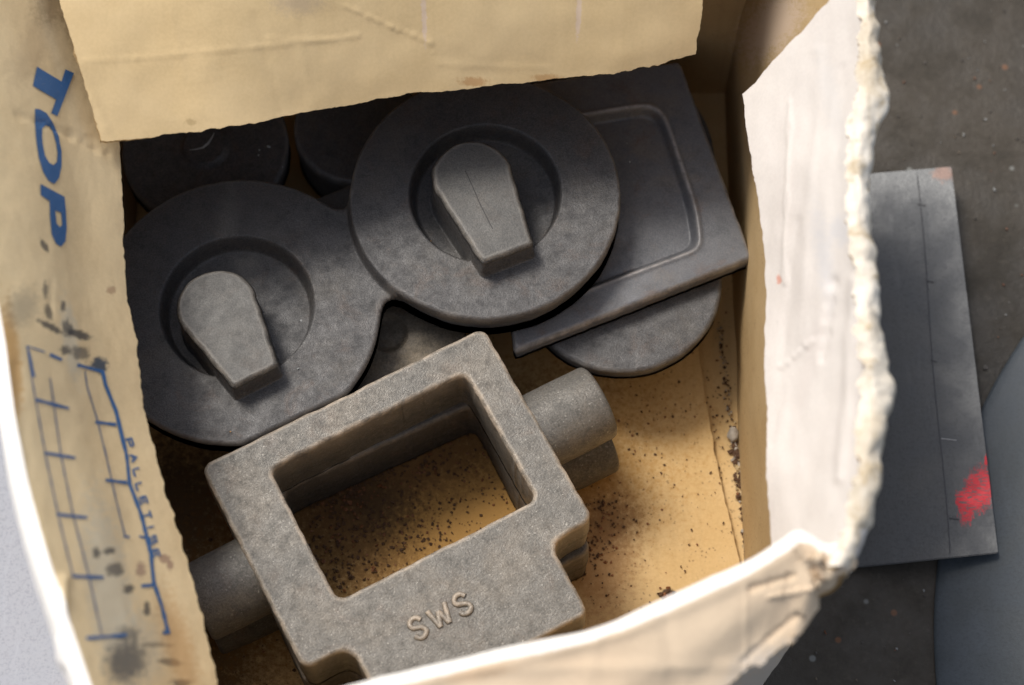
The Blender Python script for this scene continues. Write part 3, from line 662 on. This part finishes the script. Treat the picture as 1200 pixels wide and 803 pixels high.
# ---- frame castings
FU = (math.cos(R(28.1)), math.sin(R(28.1)))
def frame_casting(loc, ang, label):
    """local u to the right along the frame, v = -w; origin at the top left outer corner, top face at z=0"""
    root = empty('frame_casting', loc); root.rotation_euler = (0, 0, ang)
    TH_ = 0.038
    def sdf(X, Y):
        a = sdrb(X, Y, 0.0668, -0.053, 0.0732, 0.0535, 0.0055)
        a = smax(a, -(X + 0.078 * Y * 1.0 - 0.0) - 0.0005 , 0.002) if False else a
        tg = sdrb(X, Y, 0.067, -0.1135, 0.0502, 0.030, 0.004)
        o = smin(a, tg, 0.010)
        inn_ = sdrb(X, Y, 0.0713, -0.0508, 0.0505, 0.0352, 0.0045)
        return smax(o, -inn_, 0.0005)
    b_ = hcast('frame_body', (-0.012, 0.146, -0.172, 0.004), 0.00075, sdf, lambda X, Y: 0 * X, -TH_, 0.0014, M['iron_grey'], None,
               levels=((0, 0), (0.08, 0.0001), (0.5, 0.0006), (0.60, 0.0002), (0.96, -0.0002), (1, -0.0004)), wob=0.00020, seed=4, gran=0.00003)
    b_.parent = root
    for side in (1, -1):
        if side == 1: cx, sgn, ln = 0.139, 1, 0.0355
        else: cx, sgn, ln = -0.005, -1, 0.031
        r_ = 0.0188
        prof = [(r_ * 1.02, -0.004), (r_ * 1.02, 0.001), (r_ * 1.0, 0.003), (r_, ln * 0.5), (r_ * 0.985, ln - 0.0022), (r_ * 0.965, ln - 0.0009), (r_ * 0.90, ln), (r_ * 0.5, ln + 0.0002), (0, ln + 0.0002)]
        m = Matrix.Translation((cx, -0.0515, -0.0206)) @ Matrix.Rotation(R(90) * sgn, 4, 'Y')
        o = lathe('trunnion', prof, 72, M['iron_grey'], None, m, wob=0.012, seed=side); o.parent = root
    root['label'] = label; root['category'] = 'casting'; root['group'] = 'frame castings stacked in the front of the box'
    return root, b_
FO = un(250, 540, 0.0815)
root1, body1 = frame_casting((FO[0], FO[1], 0.0815), R(28.1), 'grey rectangular frame casting with raised SWS letters, on top of its stack')
# raised letters
def letter(strokes, org, size, parent):
    cu = bpy.data.curves.new('letter', 'CURVE'); cu.dimensions = '3D'; cu.bevel_depth = 0.00135; cu.bevel_resolution = 2; cu.use_fill_caps = True
    for st in strokes:
        P = catmull(np.array([(p[0], p[1], 0) for p in st]), 4 * len(st)) if len(st) > 3 else np.array([(p[0], p[1], 0) for p in st])
        s_ = cu.splines.new('POLY'); s_.points.add(len(P) - 1)
        for k, p in enumerate(P): s_.points[k].co = (org[0] + p[0] * size[0], org[1] + p[1] * size[1], 0.00005, 1)
    to = bpy.data.objects.new('tmp', cu); col.objects.link(to)
    me = bpy.data.meshes.new_from_object(to.evaluated_get(bpy.context.evaluated_depsgraph_get())); bpy.data.objects.remove(to)
    for p in me.polygons: p.use_smooth = True
    for v in me.vertices:
        v.co.z = v.co.z * 0.85; q_ = Vector(v.co) * 500; v.co.x += 0.00022 * noise.noise(q_); v.co.y += 0.00022 * noise.noise(q_ + Vector((9, 9, 9)))
    at = me.attributes.new('wear', 'FLOAT', 'POINT'); at.data.foreach_set('value', [0.55 if v.co.z > 0.0007 else 0.0 for v in me.vertices])
    o = bpy.data.objects.new('letter', me); col.objects.link(o); me.materials.append(M['iron_grey']); o.parent = parent; return o
SS = [[(0.92,0.80),(0.72,0.98),(0.35,1.0),(0.08,0.82),(0.15,0.60),(0.5,0.50),(0.85,0.38),(0.92,0.16),(0.65,0.0),(0.28,0.0),(0.05,0.2)]]
WW = [[(0,1),(0.24,0)], [(0.24,0),(0.5,0.75)], [(0.5,0.75),(0.76,0)], [(0.76,0),(1.0,1)]]
LP = []
for lx, ly, lw in ((490,736,.0064),(516,722,.0085),(542,708,.0064)):
    d = np.array(un(lx, ly, 0.0815))[:2] - np.array(FO)[:2]; ca, sa = math.cos(R(28.1)), math.sin(R(28.1))
    LP.append((d[0] * ca + d[1] * sa - lw / 2, -(-d[0] * sa + d[1] * ca) + 0.0046))
for strokes, ou, ow, lab in ((SS, *LP[0], 'raised letter S'), (WW, *LP[1], 'raised letter W'), (SS, *LP[2], 'raised letter S')):
    o = letter(strokes, (ou, -ow), (0.0064 if lab[-1] == 'S' else 0.0085, 0.0092), root1); o['label'] = lab
F2 = un(330, 568, 0.043)
a2 = R(25.9); d2 = np.array([math.cos(a2), math.sin(a2)]); w2 = np.array([d2[1], -d2[0]])
o2 = np.array(F2[:2]) - d2 * 0.0222 - w2 * 0.0125
# second frame: copy of the first and of its parts
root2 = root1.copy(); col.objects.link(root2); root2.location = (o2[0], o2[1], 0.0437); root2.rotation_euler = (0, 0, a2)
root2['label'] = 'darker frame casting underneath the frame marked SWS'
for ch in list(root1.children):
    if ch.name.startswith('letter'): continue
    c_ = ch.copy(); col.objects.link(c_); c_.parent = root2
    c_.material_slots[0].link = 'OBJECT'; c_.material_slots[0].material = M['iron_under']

# ---- double flange casting with two teardrop bosses
def place(o, label, cat='casting', group=None): tag(o, label, cat, group)
c1 = (-0.1298, 0.0175); c2 = (-0.0128, 0.0735)
dbl = empty('double_flange_casting', (-0.07, 0.038, 0.068))
tag(dbl, 'dark casting of two joined round flanges, each with a teardrop boss', 'casting')
def clear_frame(X, Y, gap=0.0012):
    ca, sa = math.cos(R(28.1)), math.sin(R(28.1)); cx, cy = 0.0668, -0.053
    s = sdrb(X, Y, FO[0] + cx * ca - cy * sa, FO[1] + cx * sa + cy * ca, 0.0732, 0.0535, 0.0055, R(28.1))
    tx, ty = 0.155, -0.0515
    return gap - np.minimum(s, sdrb(X, Y, FO[0] + tx * ca - ty * sa, FO[1] + tx * sa + ty * ca, 0.022, 0.0195, 0.002, R(28.1)))
def sdf_d(X, Y): return smax(smin(sdc(X, Y, *c1, 0.0677), sdc(X, Y, *c2, 0.0647), 0.015), clear_frame(X, Y), 0.0008)
AX2 = math.atan2(-0.039, 0.0165); AX1 = math.atan2(-0.034, 0.019)
def low(x, y, z0, z1):
    q = pj((x, y, z0)); return un(q[0], q[1], z1)[:2]
BOSSES = ((*low(-0.0188, 0.0737, 0.1060, 0.1010), AX2, 0.0436, 0.0186, 0.0127, 0.1010), (*low(-0.1365, 0.0105, 0.0985, 0.0935), AX1, 0.0400, 0.0184, 0.0114, 0.0935))
def top_d(X, Y):
    z = np.full_like(X, 0.0800)
    s2 = sdc(X, Y, *c2, 0.0657)
    z = z + 0.0075 * sst(-s2, -0.0012, 0.0012)
    for (cx, cy) in (c1, c2):
        rc = np.hypot(X - cx, Y - cy - 0.001)
        z = z - 0.0115 * sst(-rc, -0.0368, -0.0332) - 0.0035 * sst(-rc, -0.033, -0.014)
    for (cx, cy, ax, Ln, r1, r2, zt) in BOSSES:
        s = cap(X, Y, cx, cy, ax, Ln, r1, r2)
        zb_ = zt - np.maximum(s, 0) * 18.0 - 0.0004 * sst(s, -0.0012, 0.0)
        z = smax(z, zb_, 0.0022)
    return z
hcast('flange', (-0.204, 0.058, -0.058, 0.144), 0.0007, sdf_d, top_d, 0.0685, 0.0014, M['iron_dark'], dbl, levels=((0, 0), (0.2, 0.0001), (1, -0.0035)), seed=8, gran=0.00002)
# lighter caps on the bosses: lit tops and shaded sides put into the colour
for (cx, cy, ax, Ln, r1, r2, zt) in BOSSES:
    o = hcast('boss', (cx - 0.03, cx + 0.055, cy - 0.06, cy + 0.03), 0.0005, lambda X, Y: cap(X, Y, cx, cy, ax, Ln, r1, r2) + 0.0004, lambda X, Y: np.full_like(X, zt + 0.0010), zt - 0.0016, 0.0010, M['iron_boss'], dbl, wob=0.00025, seed=int(cx * -1000) + 3, gran=0.00001,
          levels=((0, 0), (0.5, 0.0004), (1, 0.0010)))
Lg = [un(x, y, 0.10215) for x, y in ((545,200),(549,208),(553,217),(557,226),(562,238),(568,250),(574,262),(580,273))]
ribbon('parting_line', Lg, 0.00045, M['groove'], dbl)
lathe('hub', rprof(0.022, 0.0055, 0.0683), 48, M['iron_black'], dbl, Matrix.Translation((c1[0] - 0.012, c1[1] + 0.01, 0)))

# ---- recessed rectangular plate
pl = empty('recessed_plate_casting', (0.06, 0.075, 0.08)); tag(pl, 'dark rectangular plate casting with a sunken rounded panel, under the right flange', 'casting')
cC = un(882, 302, 0.066)[:2]; cA = un(797, 72, 0.066)[:2]; cB = un(603, 412, 0.066)[:2]
e1 = np.array(cA) - np.array(cC); l1 = np.linalg.norm(e1); ang1 = math.atan2(e1[1], e1[0])     # up the right side
e2 = np.array(cB) - np.array(cC); l2 = np.linalg.norm(e2)
aR = math.atan2(-e2[1], -e2[0]); 
def to_local(p): 
    d = np.array(p[:2]) - np.array(cC); ca, sa = math.cos(aR), math.sin(aR); return d[0] * ca + d[1] * sa, -d[0] * sa + d[1] * ca
def plate_fn(cx, cy, ang, hx, hy, rdx, rdy, rhx, rhy, zt, dep=0.0032):
    def sdf(X, Y): return sdrb(X, Y, cx, cy, hx, hy, 0.0035, ang)
    def top(X, Y):
        ca, sa = math.cos(ang), math.sin(ang)
        rx, ry = cx + rdx * ca - rdy * sa, cy + rdx * sa + rdy * ca
        s = sdrb(X, Y, rx, ry, rhx, rhy, 0.010, ang)
        return zt - dep * sst(-s, -0.0008, 0.0022) + 0.0006 * np.exp(-((s - 0.0012) / 0.0009) ** 2)
    return sdf, top
hxC, hyC = 0.064, l1 / 2
ca, sa = math.cos(aR), math.sin(aR)
cenC = (cC[0] - hxC * ca - hyC * sa * 1.0, cC[1] - hxC * sa + hyC * ca)
sdfC, topC = plate_fn(cenC[0], cenC[1], aR, hxC, hyC, 0.0, 0.0, 0.0, 0.0, 0.0835)
REC = [un(*p, 0.066)[:2] for p in ((640,356),(818,290),(819,262),(775,132),(762,124),(660,140))]
def sdf_poly(X, Y, P, k):
    gx_ = sum(p[0] for p in P) / len(P); gy_ = sum(p[1] for p in P) / len(P); s = np.full_like(X, -1.0)
    for i in range(len(P)):
        (x0, y0), (x1, y1) = P[i], P[(i + 1) % len(P)]; L_ = math.hypot(x1 - x0, y1 - y0); n_ = ((y1 - y0) / L_, -(x1 - x0) / L_)
        sg = -1 if (gx_ - x0) * n_[0] + (gy_ - y0) * n_[1] > 0 else 1
        s = smax(s, sg * ((X - x0) * n_[0] + (Y - y0) * n_[1]), k)
    return s
wearC = lambda X, Y: 0.8 * np.exp(-((sdf_poly(X, Y, REC, 0.006) - 0.0010) / 0.0009) ** 2)
def topC(X, Y):
    s = sdf_poly(X, Y, REC, 0.006)
    return 0.0660 - 0.0048 * sst(-s, -0.0008, 0.0030) + 0.0006 * np.exp(-((s - 0.0014) / 0.0010) ** 2)
CP = [un(*p, 0.066)[:2] for p in ((603,412),(882,302),(797,71),(560,106))]
sdfC = lambda X, Y: smax(sdf_poly(X, Y, CP, 0.003), clear_frame(X, Y), 0.0008)
hcast('plate', (cenC[0] - 0.09, cenC[0] + 0.09, cenC[1] - 0.09, cenC[1] + 0.09), 0.0007, sdfC, topC, 0.0550, 0.0020, M['iron_plate'], pl, levels=((0,0),(0.2,0.0003),(1,-0.0010)), seed=12, wearx=wearC)

# ---- rusty plate low in the gap
pr = empty('rusty_plate_casting', (-0.055, -0.01, 0.04)); tag(pr, 'rusty brown plate casting with a round dimple, low in the gap between the flanges', 'casting')
gp = un(462, 392, 0.056)
def top_r(X, Y):
    s = sdc(X, Y, gp[0] - 0.003, gp[1] + 0.001, 0.0095)
    return 0.0560 - 0.0028 * sst(-s, -0.0012, 0.0030) - 0.10 * np.abs(Y - gp[1]) * 0.1
hcast('plate', (-0.14, 0.03, -0.06, 0.085), 0.0008, lambda X, Y: smax(sdrb(X, Y, -0.0664, 0.0204, 0.036, 0.045, 0.006, R(28)), clear_frame(X, Y), 0.0008), top_r, 0.046, 0.0012, M['iron_rusty'], pr, seed=14)
lathe('hub', rprof(0.014, 0.0055, 0.0458), 40, M['iron_black'], pr, Matrix.Translation((-0.080, 0.020, 0)))

# ---- round castings
def round_casting(name, cx, cy, r, zt, th, label, mat, rec=None, hub=None, zf=0.0055):
    root = empty(name, (cx, cy, zf)); tag(root, label, 'casting', 'round flange castings at the bottom of the box')
    def top(X, Y):
        rc = np.hypot(X - cx, Y - cy); z = np.full_like(X, zt)
        if rec: z = z - rec[1] * sst(-rc, -rec[0] - 0.002, -rec[0] + 0.003)
        if hub: z = smax(z, zt + hub[1] - np.maximum(rc - hub[0], 0) * 2.2, 0.003)
        return z
    hcast('flange', (cx - r - 0.004, cx + r + 0.004, cy - r - 0.004, cy + r + 0.004), 0.0009, lambda X, Y: smax(sdc(X, Y, cx, cy, r), clear_frame(X, Y), 0.0008), top, zt - th, 0.0014, mat, root, levels=((0,0),(0.15,0.0003),(1,-0.001)), seed=int(abs(cx) * 1e4) % 97)
    if zt - th - zf > 0.004: lathe('hub', rprof(r * 0.55, zf, zt - th - 0.0002), 40, M['iron_black'], root, Matrix.Translation((cx, cy, 0)))
    return root
d3 = (0.053, 0.0447)
round_casting('round_casting', *d3, 0.0494, 0.0545, 0.0100, 'round dark flange showing below the lower edge of the recessed plate', M['iron_dark'], rec=None)
round_casting('round_casting', 0.0437, 0.1161, 0.0585, 0.0430, 0.012, 'black round flange peeping out by the upper right corner of the recessed plate', M['iron_black'], zf=0.0055)
round_casting('round_casting', -0.153, 0.1142, 0.0415, 0.0580, 0.013, 'small black round flange with a chipped hub, in the rear left corner', M['iron_dark'], hub=(0.0105, 0.0022))
round_casting('round_casting', -0.077, 0.1263, 0.0322, 0.0580, 0.030, 'small plain black disc under the rear flap, behind the two joined flanges', M['iron_dark'])
ch_ = [un(x, y, 0.0606) for x, y in ((222,176),(230,175),(238,173),(244,168),(248,162),(251,156))]
hubw = [o for o in bpy.data.objects if o.get('label', '').startswith('small black round flange')][0]
ribbon('chipped_edge', ch_, np.array([.0003,.0007,.0011,.0012,.0008,.0003]), flat_mat('bright_chip', (0.42,0.44,0.45), 0.4), hubw)
# small lug seen between the discs
lg = empty('lug_casting', (-0.079, 0.077, 0.048)); tag(lg, 'small black lug casting wedged behind the neck of the joined flanges', 'casting')
hcast('lug', (-0.13, -0.03, 0.03, 0.12), 0.0009, lambda X, Y: sdrb(X, Y, -0.0793, 0.0776, 0.020, 0.0145, 0.010, R(25)), lambda X, Y: np.full_like(X, 0.060), 0.048, 0.003, M['iron_dark'], lg, seed=31)

# ------------------------------------------------------------------ crumbs, chips, pebbles
def crumbs(name, spots, mats, kindlabel, parent=None):
    bm = bmesh.new(); rnd = random.Random(5)
    for (x, y, z, r_, mi_) in spots:
        k0 = len(bm.verts); bmesh.ops.create_icosphere(bm, subdivisions=1, radius=r_, matrix=Matrix.Translation((x, y, z + r_ * 0.25)) @ Matrix.Rotation(rnd.random() * 6, 4, 'Z') @ Matrix.Diagonal((1, rnd.uniform(0.4, 1), rnd.uniform(0.25, 0.6), 1)))
        bm.verts.ensure_lookup_table()
        for v in bm.verts[k0:]: v.co += Vector((rnd.uniform(-1,1), rnd.uniform(-1,1), rnd.uniform(-1,1))) * r_ * 0.28
        bm.faces.ensure_lookup_table()
        for f in bm.faces[-20:]: f.material_index = mi_
    o = bm_obj(name, bm, mats, parent); tag(o, kindlabel, 'debris', kind='stuff'); return o
rnd = random.Random(3); sp_ = []
def near(cx, cy, sx, sy, n, r0, r1, z=0.005):
    for _ in range(n):
        p = un(rnd.gauss(cx, sx), rnd.gauss(cy, sy), z); sp_.append((p[0], p[1], z, (r0 + (r1 - r0) * rnd.random() ** 1.7) * 1.45, 0 if rnd.random() < .75 else 1))
near(500, 600, 70, 45, 420, .0002, .0007); near(400, 600, 24, 50, 420, .0003, .0009); near(410, 570, 14, 14, 160, .0003, .0010); near(455, 640, 40, 30, 200, .0002, .0007); near(480, 540, 50, 14, 200, .0003, .0008); near(300, 700, 60, 60, 150, .0003, .0008); near(725, 600, 28, 45, 50, .0002, .0006); near(690, 680, 22, 30, 40, .0002, .0005)
near(790, 560, 45, 80, 60, .0002, .0006); near(712, 606, 18, 16, 50, .0002, .0006); near(700, 640, 10, 18, 80, .0002, .0007); near(600, 560, 30, 30, 120, .0002, .0006); near(755, 480, 30, 30, 60, .0002, .0006); near(782, 697, 5, 4, 30, .0004, .0010); near(840, 500, 8, 60, 60, .0002, .0006, 0.001); near(550, 520, 60, 20, 100, .0002, .0005); near(710,590,8,5,10,.0004,.0009)
crumbs('rust_crumbs', sp_, [M['crumb'], flat_mat('rust_orange', (0.20, 0.075, 0.025))], 'fine rust crumbs scattered on the floor of the box')
sp_ = []
for k in range(260):
    s = rnd.random(); x = 843 + 38 * s + rnd.gauss(0, 2.2); y = 385 + 300 * s
    p = un(x, y, 0.001); sp_.append((min(p[0], 0.1155), p[1], 0.0012, rnd.uniform(.0003, .0014) * (1.3 if s > .4 else .7), 0 if rnd.random() < .5 else (1 if rnd.random() < .6 else 2)))
crumbs('wood_debris', sp_, [M['crumb'], flat_mat('straw_chip', (0.45, 0.33, 0.17)), M['stone']], 'grit and splinters gathered along the crease by the right wall')
def pebble(px, py, z, r, mat, label, name='pebble', seed=0):
    p = un(px, py, z); bm = bmesh.new(); bmesh.ops.create_icosphere(bm, subdivisions=3, radius=r)
    for v in bm.verts:
        v.co *= 1 + 0.3 * noise.fractal(v.co * (1.4 / r) * 0.5 + Vector((seed, 0, 0)), 0.8, 2, 3)
        v.co.z *= 0.62; v.co.x *= 0.8
    bmesh.ops.translate(bm, verts=bm.verts, vec=(p[0], p[1], z + r * 0.5)); o = bm_obj(name, bm, mat, None, True); tag(o, label, name)
pebble(858, 511, 0.001, 0.0038, M['stone'], 'small grey stone in the crease beside the right wall', seed=2)
sp_ = []
for (x, y, z, rr, mi_) in ((315,172,.0585,.0010,0), (304,176,.0585,.0005,0), (303,182,.0585,.0005,0), (331,196,.0585,.0004,0), (492,196,.078,.0006,1), (505,283,.078,.0006,1), (507,290,.078,.0005,1), (353,376,.080,.0006,0), (349,432,.0805,.0005,0),
        (738,190,.0630,.0005,0), (735,168,.0630,.0003,0), (560,134,.0865,.0003,0), (270,506,.0805,.0004,1)):
    p = un(x, y, z); sp_.append((p[0], p[1], z, rr, mi_))
crumbs('chips', sp_, [flat_mat('pale_fleck', (0.40,0.42,0.42)), flat_mat('rust_fleck', (0.38,0.19,0.05))], 'few pale and rusty flecks lying on the dark castings')
# specks on the ground
sp_ = []
for k in range(520):
    x, y = rnd.uniform(0.135, 0.36), rnd.uniform(-0.24, 0.24); rr = rnd.uniform(.0003, .0009) * (2.0 if rnd.random() < .06 else 1)
    inpl = 0.16 < x < 0.24 and -0.085 < y < 0.132
    if inpl: continue
    if math.hypot(x - DX, y - DY) < 0.295: continue
    sp_.append((x, y, -0.0055, rr, rnd.choice((0, 0, 1, 2, 3))))
crumbs('ground_grit', sp_, [flat_mat('dark_grit', (0.07,0.06,0.05)), flat_mat('grey_grit', (0.25,0.25,0.24)), flat_mat('orange_grit', (0.14,0.06,0.03)), flat_mat('brown_grit', (0.13,0.10,0.07))], 'tiny grit and paint chips on the dark ground')
